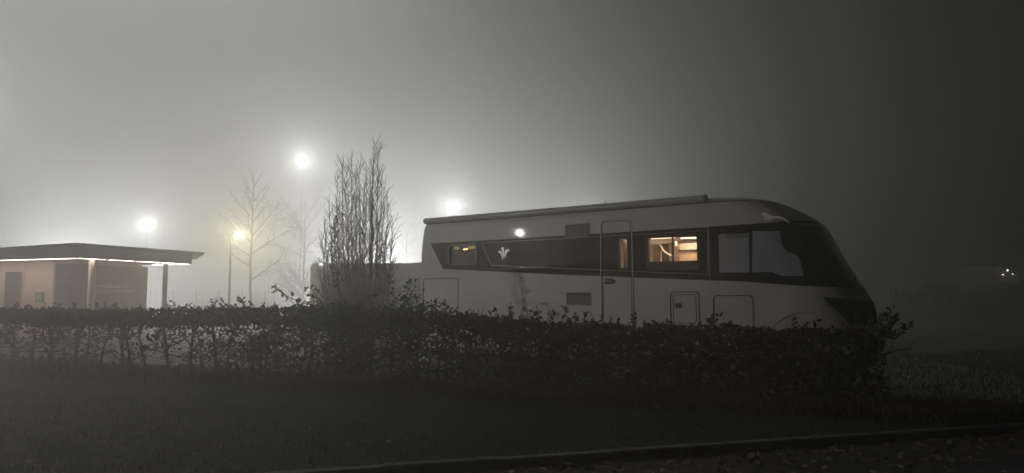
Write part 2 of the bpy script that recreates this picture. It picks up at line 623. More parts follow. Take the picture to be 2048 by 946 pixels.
def window(name, q, r, parent=van, glass='glass', label=None, outer=.035):
    x0, x1, z0, z1 = q
    mb = MB()
    ringplate(mb, rrect(x0 - outer, x1 + outer, z0 - outer, z1 + outer, r + outer), rrect(x0 + .01, x1 - .01, z0 + .008, z1 - .008, r), -.02, .03)
    wo = mb.build(name, M['frame'], parent)
    if label: wo['label'] = label
    mb = MB()
    mb.tube([(p[0], -.021, p[1]) for p in rrect(x0 - outer, x1 + outer, z0 - outer, z1 + outer, r + outer)], .0045, 4, closed=True)
    mb.build('seal', mat('seal_grey', (.13, .125, .12), .4), wo)
    mb = MB(); mb.box((x0, .0, z0), (x1, .004, z1)); mb.build('pane', M[glass], wo)
    return wo


wl = window('window', WIN['living'], .045, label='warm lit sliding window')
mb = MB(); mb.box((5.700, -.006, 1.962), (5.728, .02, 2.463)); mb.build('divider', M['frame'], wl)
mb = MB(); mb.box((6.10, .012, 2.215), (6.16, .03, 2.245)); mb.tube([(6.105, .02, 2.23), (6.08, .035, 2.23)], .016, 8); mb.build('latch', M['frame'], wl)
mb = MB(); mb.box((5.27, .035, 1.95), (6.155, .04, 2.062)); mb.build('blind', mat('low_blind', (.06, .052, .045), .8), wl)
wr = window('window', WIN['rear'], .05, label='rear window with its blind almost closed')
bl = MB(); bl.box((.905, .035, 2.135), (1.60, .04, 2.418)); bl.box((1.115, .05, 2.40), (1.33, .055, 2.5)); bl.build('blind', mat('rear_blind', (.42, .40, .34), .8, var=.15, vscale=14), wr)
ylamp = emit('yellow_strip', (1, .78, .25), 9)
for x0_, x1_ in ((.99, 1.115), (1.335, 1.585)):
    mb = MB(); mb.box((x0_, .052, 2.43), (x1_, .056, 2.487)); mb.build('lit_gap', emit('lit_gap', (.55, .45, .16), .55), wr)
mb = MB(); mb.box((1.235, .043, 2.421), (1.34, .05, 2.434)); mb.build('reading_light', ylamp, wr)
point('reading_light_lamp', (1.2, .075, 2.40), .05, (1, .8, .35), .02, van)

# entrance door
dr = line('entrance_door', [(4.39, 1.0), (4.385, 2.74), (4.40, 2.80), (4.46, 2.825), (4.90, 2.815), (4.965, 2.79), (4.985, 2.73), (4.995, 1.0)], .011, .006, M['chrome'], van)
line('door_seal', [(4.42, 1.0), (4.415, 2.73), (4.43, 2.775), (4.475, 2.795), (4.89, 2.785), (4.935, 2.77), (4.955, 2.72), (4.965, 1.0)], .006, .004, M['gasket'], dr, False, 4)
window('door_window', WIN['door'], .03, dr, outer=.02, label='narrow warm lit door window')
mb = MB(); prism(mb, [(4.47 + .19 * t, 1.74 + (.055 if k else -.05) * (1 - t ** 2.2) ** .5) for k, ts in ((0, [0, .2, .4, .6, .8, .95]), (1, [.95, .8, .6, .4, .2, 0])) for t in ts], -.03, .0)
mb.build('handle', M['gasket'], dr)
line('handle_bar', [(4.50, 1.745), (4.62, 1.745)], .009, .035, M['chrome'], dr)


# fridge vents, service hatches
def vent(x0, x1, z0, z1):
    mb = MB(); ringplate(mb, rrect(x0, x1, z0, z1, .012), rrect(x0 + .02, x1 - .02, z0 + .02, z1 - .02, .006), -.012, 0)
    v = mb.build('vent', M['vent'], van)
    mb = MB(); mb.box((x0 + .015, -.0055, z0 + .015), (x1 - .015, -.001, z1 - .015)); mb.build('vent_recess', M['ventdark'], v)
    mb = MB()
    k = int((z1 - z0 - .05) / .021)
    for i in range(k):
        z = z0 + .03 + i * .021
        mb.box((x0 + .019, -.012, z), (x1 - .019, -.006, z + .011))
    for i in range(1, 6):
        x = x0 + (x1 - x0) * i / 6
        mb.box((x - .005, -.0135, z0 + .02), (x + .005, -.0121, z1 - .02))
    mb.build('slats', M['vent'], v)


vent(3.655, 4.15, 2.54, 2.788)
vent(3.676, 4.178, 1.312, 1.55)
hd_ = [('service_hatch', (5.66, 6.135, 1.0, 1.55)), ('service_hatch', (6.378, 6.987, .95, 1.49)), ('garage_hatch', (.2, 1.14, .75, 1.84))]
for nm, q in hd_:
    h = line(nm, rrect(*q, .06), .008, .003, M['gasket'], van, True, 5)
    line('rim', rrect(q[0] - .012, q[1] + .012, q[2] - .012, q[3] + .012, .07), .006, .004, M['paint'], h, True, 5)
    if nm == 'service_hatch' and q[0] < 6:
        line('inner_rim', rrect(q[0] + .045, q[1] - .045, q[2] + .045, q[3] - .045, .05), .005, .004, M['gasket'], h, True, 5)
        mb = MB(); prism(mb, rrect(5.74, 5.84, 1.29, 1.365, .01), -.02, 0); mb.build('lock', M['gasket'], h)

# emblem of three curved leaves
em = MB()
for pts in (
    [(1148, 423), (1133, 437), (1125, 455), (1138, 478), (1149, 510), (1152, 550), (1147, 590), (1133, 632), (1152, 608), (1166, 568), (1173, 520), (1170, 470), (1162, 437)],
    [(1069, 512), (1085, 491), (1103, 484), (1122, 492), (1134, 512), (1140, 545), (1139, 596), (1129, 560), (1116, 530), (1100, 514), (1086, 510)],
    [(1263, 489), (1244, 466), (1220, 460), (1200, 471), (1186, 496), (1178, 535), (1180, 575), (1192, 610), (1193, 570), (1203, 532), (1222, 505), (1243, 490)]):
    P = [side(860 + x * 240 / 1892, 440 + y * 120 / 946) for x, y in pts]
    prism(em, P, -.010, -.004)
em.build('emblem', emit('glowing_emblem', (.9, .88, .82), .38), van)  # emission added so the emblem comes out brighter than the body

# awning, roof furniture
mb = MB()
prof = [(-.055, -.045), (-.062, 0), (-.05, .04), (-.02, .058), (.03, .058), (.06, .035), (.06, -.05), (0, -.055)]
vs = [(x, p[0] + .03, 3.064 + p[1]) for x in (.224, 6.262) for p in prof]
k = len(prof)
mb.add(vs, [(i, (i + 1) % k, k + (i + 1) % k, k + i) for i in range(k)])
aw = mb.build('awning', M['paint_roof'], van, True)
for x0, x1 in ((.2, .224), (6.262, 6.30)):
    mb = MB(); mb.tube([(x0, .03, 3.066), (x1, .03, 3.066)], [.062, .066] if x0 < 1 else [.066, .058], 14); mb.build('end_cap', M['vent'], aw)
line('rain_gutter', [(.25, 2.995), (6.5, 2.995), (6.95, 2.985)], .008, .004, M['gasket'], van, False, 4)
mb = MB()
mb.lathe([(.36, 0), (.36, .02), (.3, .05), (.15, .07), (0.001, .075)], 4, Matrix.Translation((2.62, .62, 3.12)) @ Matrix.Rotation(R(45), 4, 'Z'))
mb.build('roof_hatch', M['paint_roof'], van, True)
mb = MB(); mb.box((4.6, .8, 3.14), (5.3, 1.5, 3.2)); mb.build('roof_hatch', M['paint_roof'], van)
mb = MB(); mb.tube([(4.36, .28, 3.09), (4.33, .28, 3.24)], [.007, .003], 5); mb.tube([(4.36, .28, 3.06), (4.36, .28, 3.1)], .02, 8); mb.build('antenna', M['gasket'], van)

# mirror hung from the roof edge
mr = MB()
def mloc(x, y, o_=-.28):
    q = side(x, y, o_)
    return (q[0], o_, q[1])


mr.tube([(7.20, -.02, 2.745), mloc(1545, 436, -.12), mloc(1556, 434.5, -.20), mloc(1568, 437), mloc(1577, 443), mloc(1581, 453)], [.03, .03, .022, .020, .020, .018], 10)
mro = mr.build('mirror', M['mirrorcap'], van, True)
mb = MB(); mb.tube([mloc(1531, 434, -.06), mloc(1533, 434.5, -.07), mloc(1547, 437.5, -.12), mloc(1551, 438, -.14)], [.03, .05, .048, .026], 12); mb.build('mirror_mount', M['mirrorcap'], mro, True)
mb = MB()
prism(mb, [side(x, y, -.28) for x, y in ((1563, 452), (1563, 470), (1567, 490), (1575, 502), (1590, 509), (1604, 508), (1610, 496), (1608, 452), (1600, 447), (1572, 447))], -.38, -.22)
mb.build('mirror_housing', mat('mirror_black', (.008, .008, .008), .6, spec=.15), mro)

# front: seam, wheel arch line, headlights, grille, wipers
line('seam', [(7.862, 1.62), (7.90, 1.45), (7.945, 1.22), (7.97, 1.1)], .005, .001, M['chrome'], van, False, 4)
line('wheel_arch', [(7.73 + .62 * math.cos(R(t)), .58 + .66 * math.sin(R(t))) for t in range(175, 35, -8)], .010, .004, M['paint_roof'], van)


def fpatch(name, f, ph0, ph1, off, m, parent=van, nc=14, nr=5):
    mb = MB()
    vs = []
    for i in range(nc + 1):
        ph = ph0 + (ph1 - ph0) * i / nc
        lo, hi = f(i / nc)
        for j in range(nr + 1): vs.append(front_off(ph, lo + (hi - lo) * j / nr, off))
    mb.add(vs, [(i * (nr + 1) + j, (i + 1) * (nr + 1) + j, (i + 1) * (nr + 1) + j + 1, i * (nr + 1) + j + 1) for i in range(nc) for j in range(nr)])
    return mb.build(name, m, parent, True)


hl = mat('headlight_dark', (.03, .03, .032), .12, 0, .4)
for sgn in (0, 1):
    ph = (.70, 1.12) if not sgn else (math.pi - 1.12, math.pi - .70)
    f = (lambda t: (1.44 - .38 * min(1, t * 1.6), 1.47 - .05 * t)) if not sgn else (lambda t: (1.44 - .38 * min(1, (1 - t) * 1.6), 1.47 - .05 * (1 - t)))
    h = fpatch('headlight', f, *ph, .006, hl)
    g = (lambda t: (1.44 - .36 * t, 1.46 - .36 * t))
    if not sgn:
        fpatch('light_strip', lambda t: (1.445 - .40 * t, 1.462 - .38 * t), .70, .90, .011, M['chrome'], h, 8, 1)
        fpatch('light_strip', lambda t: (1.445 - .40 * t, 1.462 - .38 * t), .66, .86, .011, M['alu'], h, 8, 1)
fpatch('grille', lambda t: (1.06, 1.41), 1.14, math.pi - 1.14, .006, M['rubber'])
w_ = MB()
w_.tube([front_off(.95, 1.66, .02), front_off(1.1, 1.70, .03), front_off(1.4, 1.66, .035)], .012, 6)
w_.tube([front_off(1.3, 1.66, .05), front_off(1.38, 1.73, .07)], .014, 6)
w_.build('wiper', M['rubber'], van)
for z in (1.2, 1.45):
    mb = MB(); mb.tube([(-.012, .12, z), (-.012, .12, z + .05)], .018, 8); mb.build('tail_light', M['alu'], van)
mb = MB(); mb.box((-.02, .2, .9), (.005, .5, 1.15)); mb.build('tail_light', M['red'], van)
mb = MB(); mb.box((.1, .02, .28), (8.3, 2.25, .349)); mb.build('chassis', M['rubber'], van)
for x, y in ((2.1, .13), (2.9, .13), (7.73, .13), (2.1, 2.17), (2.9, 2.17), (7.73, 2.17)):
    Mx = Matrix.Translation((x, y - .11, .36)) @ Matrix.Rotation(R(-90), 4, 'X')
    wh = empty('wheel', (0, 0, 0)); wh.parent = van
    mb = MB(); mb.lathe([(.22, 0), (.33, 0), (.355, .04), (.355, .18), (.33, .22), (.22, .22), (.22, 0)], 28, Mx); mb.build('tyre', M['rubber'], wh, True)
    mb = MB(); mb.lathe([(.001, .04), (.12, .04), (.14, .07), (.22, .02), (.22, .2)], 28, Mx); mb.build('rim', M['rim'], wh, True)

# interior seen through the lit windows
INT = empty('interior'); INT.parent = van
mb = MB()
mb.box((3.6, 2.20, .5), (6.4, 2.22, 2.62)); mb.box((3.6, .06, .46), (6.4, 2.2, .5)); mb.box((3.6, .05, 2.62), (6.4, 2.2, 2.64))
mb.box((3.56, .05, .5), (3.6, 2.2, 2.62)); mb.box((6.4, .05, .5), (6.44, 2.2, 2.62))
mb.build('lining', M['cream'], INT)


def ibox(name, px0, px1, py0, py1, off, m, depth=.04, parent=INT):
    x0, z1 = side(px0, py0, off)
    x1, _ = side(px1, py0, off)
    _, z0 = side((px0 + px1) / 2, py1, off)
    _, z1 = side((px0 + px1) / 2, py0, off)
    mb = MB(); mb.box((min(x0, x1), off, z0), (max(x0, x1), off + depth, z1))
    return mb.build(name, m, parent)


warm = emit('warm_strip', (1, .80, .58), 3)
ibox('doorway', 1322, 1336, 487, 545, 2.15, M['darkpanel'], .03)
ibox('cabinet', 1297, 1322, 487, 545, 2.1, M['wood'], .06)
ibox('pelmet', 1290, 1360, 478.5, 487, 1.95, M['cream'], .2)
ibox('ceiling_light', 1290, 1350, 475.5, 477.5, 1.8, warm, .02)
ibox('partition', 1346, 1359, 487, 545, 1.7, M['wood'], .3)
ibox('wall_lamp', 1350, 1353, 483, 491, 1.65, warm, .03)
ibox('locker', 1359, 1402, 486, 499, 1.5, M['cream'], .35)
ibox('shelf_edge', 1361, 1394, 501, 502.3, 1.45, M['darkpanel'], .03)
ibox('cupboard', 1359, 1402, 503, 545, 1.5, M['wood'], .35)
ibox('ceiling_light', 1361, 1402, 474.5, 477, 1.4, warm, .02)
# louvred seat panel with a curved pale rim
mb = MB()
off = 1.15
P = [side(x, y, off) for x, y in [(1304, 545), (1305, 491), (1309, 488), (1315, 488), (1319, 490), (1321.5, 495), (1321.5, 545)]]
prism(mb, P, off, off + .05)
sp = mb.build('seat_panel', M['wood'], INT)
mb = MB()
for i in range(7):
    x = P[0][0] + (P[-1][0] - P[0][0]) * (i + .5) / 7
    mb.box((x - .004, off - .004, 1.5), (x + .004, off, P[2][1] - .03))
mb.build('panel_slats', M['darkpanel'], sp)
rim = [side(x, y, off) for x, y in [(1305, 545), (1305.5, 491), (1309, 488), (1315, 488), (1320, 490.5), (1323, 495), (1325, 500), (1329, 504), (1334, 507), (1338, 509), (1341, 512)]]
mb = MB(); mb.tube([(p[0], off, p[1]) for p in rim], [.008] * 4 + [.018, .024, .026, .022, .019, .018, .022], 8); mb.build('seat_rim', M['cream'], sp, True)
ibox('door_post', 1247, 1249, 480, 545, 1.2, M['darkpanel'], .4)
ibox('door_post', 1250.5, 1256, 486, 545, 1.6, M['wood'], .1)


def area(name, loc, size, P, col, parent):
    l = bpy.data.lights.new(name, 'AREA'); l.energy = P; l.color = col; l.size = size
    o = bpy.data.objects.new(name, l); C.collection.objects.link(o); o.location = loc; o.parent = parent


area('cabin_lamp', (5.6, 1.0, 2.6), .5, 20, (1, .80, .60), van)
area('cabin_lamp', (4.4, 1.2, 2.6), .3, 7, (1, .78, .58), van)

# ------------------------------------------------------------------ parked van behind, caravan far right
def coach(name, loc, rz, Lh, H, label, cat, slope=.9, cab=True):
    t = empty(name, loc, rz, label, cat)
    Wd = 2.2
    mb = MB()
    prof = [(0, .4), (0, H - .15), (.08, H - .04), (.2, H)]
    prof += [(Lh - 2.3, H), (Lh - 2.1, H + .04), (Lh - 1.6, H + .05), (Lh - 1.2, H - .02), (Lh - .95, H - .3), (Lh - .75, 1.75)] if cab else [(Lh - .5, H), (Lh - .2, H - .15), (Lh, H - .7)]
    prof += [(Lh - .2, 1.2), (Lh, 1.0), (Lh, .4)] if cab else [(Lh + .05, 1.2), (Lh, .4)]
    n = len(prof)
    rows = [(0., .08), (.05, .0), (Wd - .05, 0.), (Wd, .08)]
    vs = []
    for y, sh in rows:
        cx, cz = Lh / 2, (H + .4) / 2
        for x, z in prof: vs.append((cx + (x - cx) * (1 - sh * .2), y, cz + (z - cz) * (1 - sh * .25)))
    fs = [(r_ * n + i, r_ * n + (i + 1) % n, (r_ + 1) * n + (i + 1) % n, (r_ + 1) * n + i) for r_ in range(3) for i in range(n)]
    fs += [tuple(range(n - 1, -1, -1)), tuple(3 * n + i for i in range(n))]
    mb.add(vs, fs)
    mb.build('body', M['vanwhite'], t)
    for x0, x1, z0, z1 in ((.8, 1.7, 1.6, 2.1), (2.5, 3.4, 1.6, 2.1)):
        mb = MB(); prism(mb, rrect(x0, x1, z0, z1, .06), -.02, -.003); mb.build('window', M['vanglass'], t)
    mb = MB(); mb.box((-.012, .5, 1.5), (-.001, 1.7, 2.1)); mb.build('rear_window', M['vanglass'], t)
    for x in ((1.5, Lh - 1.0) if cab else (Lh * .5,)):
        for y in (.0, Wd - .2):
            mb = MB(); mb.lathe([(.001, .03), (.2, .03), (.22, 0), (.33, 0), (.34, .1), (.33, .2), (.001, .2)], 20, Matrix.Translation((x, y, .34)) @ Matrix.Rotation(R(-90), 4, 'X')); mb.build('wheel', M['rubber'], t, True)
    return t


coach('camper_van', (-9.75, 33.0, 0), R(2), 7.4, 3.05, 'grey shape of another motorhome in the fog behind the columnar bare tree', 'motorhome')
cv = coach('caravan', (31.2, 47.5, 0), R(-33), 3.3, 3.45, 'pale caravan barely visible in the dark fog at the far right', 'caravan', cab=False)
wl_ = emit('warm_bulb', (1, .75, .55), 14)
for i, (x, y, rr, lab) in enumerate(((2015, 541, .05, 'brightest warm bulb hanging beside the far caravan'), (2006, 549, .03, 'dim warm bulb just below and left of the brightest one'), (2026, 548, .025, 'small warm bulb rightmost by the far caravan'))):
    p = at(x, y, 45)
    t = empty('outdoor_bulb', (p.x, p.y, p.z), 0, lab, 'lamp', 'bulbs hung by the far caravan')
    mb = MB(); mb.lathe([(.001, -rr), (rr * .7, -rr * .7), (rr, 0), (rr * .7, rr * .7), (.001, rr)], 12); mb.build('bulb', wl_, t, True)
    mb = MB(); mb.tube([(0, 0, rr), (0, 0, rr + .08)], .012, 6); mb.build('socket', M['rubber'], t)
    mb = MB(); mb.tube([(0, .05, -p.z), (0, .05, rr + .08), (0, 0, rr + .08)], .012, 5); mb.build('stake', M['steel'], t)
point('bulb_light', at(2012, 546, 44.5), 3, (1, .75, .6), .05)

# ------------------------------------------------------------------ kiosk
K = Vector((-14.3, 22.5, 0))
KE1 = Vector((.35, .937, 0)).normalized()
kio = empty('kiosk', K, math.atan2(KE1.y, KE1.x), 'flat roofed reception kiosk with pinkish walls and lit eaves at the left', 'kiosk')
# local x = along the right-hand eave (away from the camera), local y = leftwards
RX, RY = 4.75, 10.5
mb = MB()
mb.box((0, 0, 2.72), (RX, .05, 3.1)); mb.box((0, .05, 2.72), (.05, RY, 3.1)); mb.box((RX - .05, .05, 2.72), (RX, RY, 3.1)); mb.box((.05, RY - .05, 2.72), (RX - .05, RY, 3.1))
mb.build('fascia', M['fascia'], kio)
mb = MB(); mb.box((.05, .05, 2.80), (RX - .05, RY - .05, 2.84)); mb.build('soffit', M['soffit'], kio)
mb = MB()
# corrugated sheet, falling away to the left
nw = 110
x0, x1 = -.25, RX + .4
vs, fs = [], []
for i in range(nw + 1):
    x = x0 + (x1 - x0) * i / nw
    dz = .022 * math.sin(i * math.pi / 2)
    for y, zz in ((-.22, 3.19), (RY + .2, 2.98)):
        vs += [(x, y, zz + dz), (x, y, zz + dz - .05)]
for i in range(nw):
    a = i * 4
    b_ = a + 4
    fs += [(a, b_, b_ + 2, a + 2), (a + 1, a + 3, b_ + 3, b_ + 1), (a, a + 1, b_ + 1, b_), (a + 2, b_ + 2, b_ + 3, a + 3)]
mb.add(vs, fs)
prism_pts = [(RX, 2.9), (RX + .4, 3.12), (RX + .4, 3.15), (RX, 3.11)]
n4 = [(x, -.2, z) for x, z in prism_pts] + [(x, RY, z - .1) for x, z in prism_pts]
mb.add(n4, [(0, 1, 2, 3), (7, 6, 5, 4), (0, 4, 5, 1), (1, 5, 6, 2), (2, 6, 7, 3), (3, 7, 4, 0)])
mb.build('roof', M['roofmetal'], kio)
# walls
WX0, WX1, WY0, WY1 = .9, 4.85, 2.4, 9.5
WX1 = 4.55
mb = MB(); mb.box((WX0, WY0, 0), (WX1, WY1, 2.8)); mb.build('wall', M['plaster'], kio)
led = emit('eave_light', (1, .78, .70), 17)
x = .06
segs = []
while x < RX - .3:
    l = .95
    segs.append(('r', x, min(x + l, RX - .1))); x += l + .16
y = .25
while y < 9:
    segs.append(('l', y, y + 1.25)); y += 1.33
y = .1
while y < 2.0:
    segs.append(('b', y, y + .9)); y += .96
for k, a, b_ in segs:
    mb = MB()
    if k == 'r': mb.box((a, .012, 2.706), (b_, .11, 2.712))
    if k == 'l': mb.box((.012, a, 2.706), (.11, b_, 2.712))
    if k == 'b': mb.box((RX - .11, a, 2.706), (RX - .012, b_, 2.712))
    mb.build('light_strip', led, kio)
for x in (.6, 3.65):
    mb = MB(); mb.box((x - .06, .10, 0), (x + .06, .22, 2.8)); mb.build('post', M['plaster'] if x < 1 else M['steel'], kio)
mb = MB(); mb.box((3.57, .07, 1.5), (3.63, .16, 1.7)); mb.build('switch_box', M['steel'], kio)
# right wall (facing -y): panels with writing; wall end trim stays plain
def wx(px):
    d = ray(px, 560)
    r_ = d.x / d.y
    o_ = K + Vector((-KE1.y, KE1.x, 0)) * WY0
    return (r_ * o_.y - o_.x) / (KE1.x - r_ * KE1.y)


def wz(px, py):
    x = wx(px)
    o_ = K + Vector((-KE1.y, KE1.x, 0)) * WY0 + KE1 * x
    d = ray(px, py)
    return EYE + d.z / d.y * o_.y


pa = MB(); pa.box((wx(110), WY0 - .03, .25), (wx(187), WY0 - .002, 2.62)); pa = pa.build('poster_panel', M['panel'], kio)
pb = MB(); pb.box((wx(191), WY0 - .03, .25), (wx(294), WY0 - .002, 2.62)); pb = pb.build('poster_panel', mat('poster_panel_b', (.26, .225, .205), .4), kio)
ink = mat('white_lettering', (.8, .78, .75), .5)


def text(name, s, px, py, hpx, parent, squeeze=1.0):
    cu = bpy.data.curves.new(name, 'FONT')
    cu.body = s
    cu.align_x = 'CENTER'
    cu.align_y = 'CENTER'
    x, z = wx(px), wz(px, py)
    cu.size = (wz(px, py - hpx / 2) - wz(px, py + hpx / 2)) / .72
    cu.extrude = .002
    o = bpy.data.objects.new(name, cu)
    C.collection.objects.link(o)
    dg = bpy.context.evaluated_depsgraph_get()
    me = bpy.data.meshes.new_from_object(o.evaluated_get(dg))
    bpy.data.objects.remove(o)
    me.materials.append(ink)
    o = bpy.data.objects.new(name, me)
    C.collection.objects.link(o)
    o.parent = parent
    o.location = (x, WY0 - .036, z)
    o.rotation_euler = (math.pi / 2, 0, 0)
    o.scale = (squeeze, 1, 1)
    return o


text('lettering', 'HERZLICH', 223, 573, 5.5, pb, 2.0)
text('lettering', 'WILLKOMMEN', 222, 583, 5.5, pb, 2.0)


def wrect(mb, px0, px1, py0, py1, y0=.036, y1=.031):
    mb.box((wx(px0), WY0 - y0, wz((px0 + px1) / 2, py1)), (wx(px1), WY0 - y1, wz((px0 + px1) / 2, py0)))


mb = MB()
for q in ((112, 113, 541, 559), (113, 128, 541, 542), (127, 128, 542, 556), (112, 127, 557, 558.4), (129, 143, 545, 546.5), (129, 145, 549, 550.5), (129, 141, 553, 554.5), (110, 150, 560.5, 562)): wrect(mb, *q)
mb.build('logo', mat('faded_ink', (.32, .31, .30), .6), pa)
fp = mat('faded_paper', (.22, .2, .185), .7)
for q in ((268, 279, 559, 566), (268, 279, 572, 580), (269, 279, 584, 595), (205, 222, 589, 606), (228, 234, 588, 600)):
    mb = MB(); wrect(mb, *q); mb.build('notice', fp, pb)
# front face (facing -x): door, notice box
def wy(px):
    # px on the wall face that looks left-forwards: local y of the wall point
    r_ = ray(px, 560).x / ray(px, 560).y
    o_ = K + KE1 * WX0
    e2 = Vector((-KE1.y, KE1.x, 0))
    return (r_ * o_.y - o_.x) / (e2.x - r_ * e2.y)


DY0, DY1 = wy(48), wy(13)
mb = MB(); mb.box((WX0 - .03, DY0, .05), (WX0 - .003, DY1, 2.35)); dd = mb.build('door', M['panel'], kio)
mb = MB(); ringplate(mb, [(DY0 - .06, 0), (DY1 + .06, 0), (DY1 + .06, 2.42), (DY0 - .06, 2.42)], [(DY0, .02), (DY1, .02), (DY1, 2.34), (DY0, 2.34)], 0, .03)
fr = mb.build('door_frame', M['plaster'], dd)
fr.rotation_euler = (0, 0, 0)
me = fr.data
for v in me.vertices: v.co = (WX0 - .035 - v.co.y, v.co.x, v.co.z)
mb = MB(); mb.box((WX0 - .06, wy(91), 1.25), (WX0 - .003, wy(76), 1.6)); nb = mb.build('notice_box', M['panel'], kio)
mb = MB(); mb.box((WX0 - .066, wy(88), 1.3), (WX0 - .061, wy(79), 1.55)); mb.build('notice', M['paper'], nb)


# ------------------------------------------------------------------ bare trees
def wander(p, d, length, nseg, jit, up=0.0):
    pts = [Vector(p)]
    d = Vector(d).normalized()
    for i in range(nseg):
        d = (d + Vector((rnd.gauss(0, jit), rnd.gauss(0, jit), rnd.gauss(0, jit) + up))).normalized()
        pts.append(pts[-1] + d * (length / nseg))
    return pts


def taper(n, r0, r1): return [r0 + (r1 - r0) * i / (n - 1) for i in range(n)]


def perp(d):
    a = Vector((rnd.gauss(0, 1), rnd.gauss(0, 1), rnd.gauss(0, 1)))
    a = a - d * a.dot(d)
    return a.normalized()


def twigs(mb, pts, r0, lv, dens, ang, ratio, up=0.03, jit=.08, start=.15):
    L = sum((b - a).length for a, b in zip(pts, pts[1:]))
    n = max(1, int(L * dens[0]))
    for i in range(n):
        t = start + (1 - start) * (i + rnd.random()) / n
        k = min(len(pts) - 2, int(t * (len(pts) - 1)))
        f = t * (len(pts) - 1) - k
        p = pts[k].lerp(pts[k + 1], f)
        d = (pts[k + 1] - pts[k]).normalized()
        a = R(rnd.uniform(*ang))
        nd = d * math.cos(a) + perp(d) * math.sin(a)
        ln = L * ratio * rnd.uniform(.5, 1.2) * (1.15 - .75 * t)
        ln = max(ln, .08)
        ns = 4 if lv > 1 else 3
        q = wander(p, nd, ln, ns, jit, up)
        r = r0 * .5 * (1.1 - .6 * t)
        mb.tube(q, taper(len(q), r, max(.0028, r * .4)), 4 if lv > 1 else 3, cap=False)
        if lv > 1: twigs(mb, q, r, lv - 1, dens[1:], ang, ratio * .95, up, jit, .2)


# columnar many-stemmed tree behind the hedge
Yt = 17.0
base = at(722, 640, Yt); base.z = 0
ct = empty('columnar_tree', base, 0, 'bare narrow upright tree with many stems rising just left of the motorhome', 'tree')
leaders = [(748, 282, .060, 738), (757, 300, .028, 748), (703, 318, .032, 712), (684, 322, .026, 700), (720, 325, .028, 722), (673, 350, .02, 690), (733, 342, .023, 728), (768, 372, .022, 758), (660, 410, .018, 684), (776, 400, .02, 762), (650, 440, .016, 680), (645, 475, .015, 676), (784, 440, .018, 764), (783, 490, .015, 762), (641, 520, .013, 672), (691, 362, .022, 705), (712, 392, .02, 716), (763, 345, .020, 752), (742, 400, .02, 740), (697, 420, .018, 706), (728, 375, .018, 728), (668, 430, .016, 692), (755, 430, .016, 750), (778, 540, .013, 760), (650, 560, .012, 680), (694, 335, .018, 708), (713, 345, .018, 720), (741, 352, .018, 738), (726, 405, .014, 726), (680, 400, .014, 698), (770, 470, .014, 758), (704, 460, .014, 712), (664, 480, .013, 688)]
tr = MB(); cr = MB()
for i, (tx, ty, r0, bx) in enumerate(leaders):
    Yj = Yt + (0 if i == 0 else rnd.uniform(-.5, .5))
    top = at(tx, ty, Yj) - base
    b0 = at(bx, 640, Yt + (Yj - Yt) * .5) - base; b0.z = 0
    root = Vector((b0.x * .45, b0.y * .45, 0))
    pts = []
    ns = 16
    for k in range(ns + 1):
        t = k / ns
        q = Vector((b0.x + (top.x - b0.x) * (1 - (1 - t) ** 1.5), b0.y + (top.y - b0.y) * t, 0))
        p = root.lerp(q, min(1, t * 2.6))
        pts.append(Vector((p.x + rnd.gauss(0, .012), p.y + rnd.gauss(0, .012), top.z * t)))
    (tr if i == 0 else cr).tube(pts, taper(len(pts), r0 * 1.15, .0025), 7 if r0 > .03 else 5, cap=False)
    L_ = top.z
    nb = int(L_ * 12)
    for b_i in range(nb):
        t = .13 + .86 * (b_i + rnd.random()) / nb
        k = min(ns - 1, int(t * ns))
        p = pts[k].lerp(pts[k + 1], t * ns - k)
        d = (pts[k + 1] - pts[k]).normalized()
        out_ = perp(d) + Vector((p.x, p.y, 0)) * .25
        a = R(rnd.uniform(15, 32))
        nd = d * math.cos(a) + out_.normalized() * math.sin(a)
        ln = rnd.uniform(.25, .85) * (1.15 - .75 * t) * (1.25 if i == 0 else 1)
        q = wander(p, nd, ln, 4, .02, .02)
        r = (.0085 if ln > .3 else .0065)
        cr.tube(q, taper(5, r, .003), 4, cap=False)
        for _ in range(int(ln * 9)):
            kk = rnd.randint(0, 3)
            a = R(rnd.uniform(20, 45))
            dd = (q[kk + 1] - q[kk]).normalized()
            q2 = wander(q[kk].lerp(q[kk + 1], rnd.random()), dd * math.cos(a) + perp(dd) * math.sin(a), rnd.uniform(.06, .26), 2, .03, .03)
            cr.tube(q2, [.0045, .0035, .0025], 3, cap=False)
tr.build('trunk', M['bark'], ct, True)
cr.build('crown', M['twig'], ct)


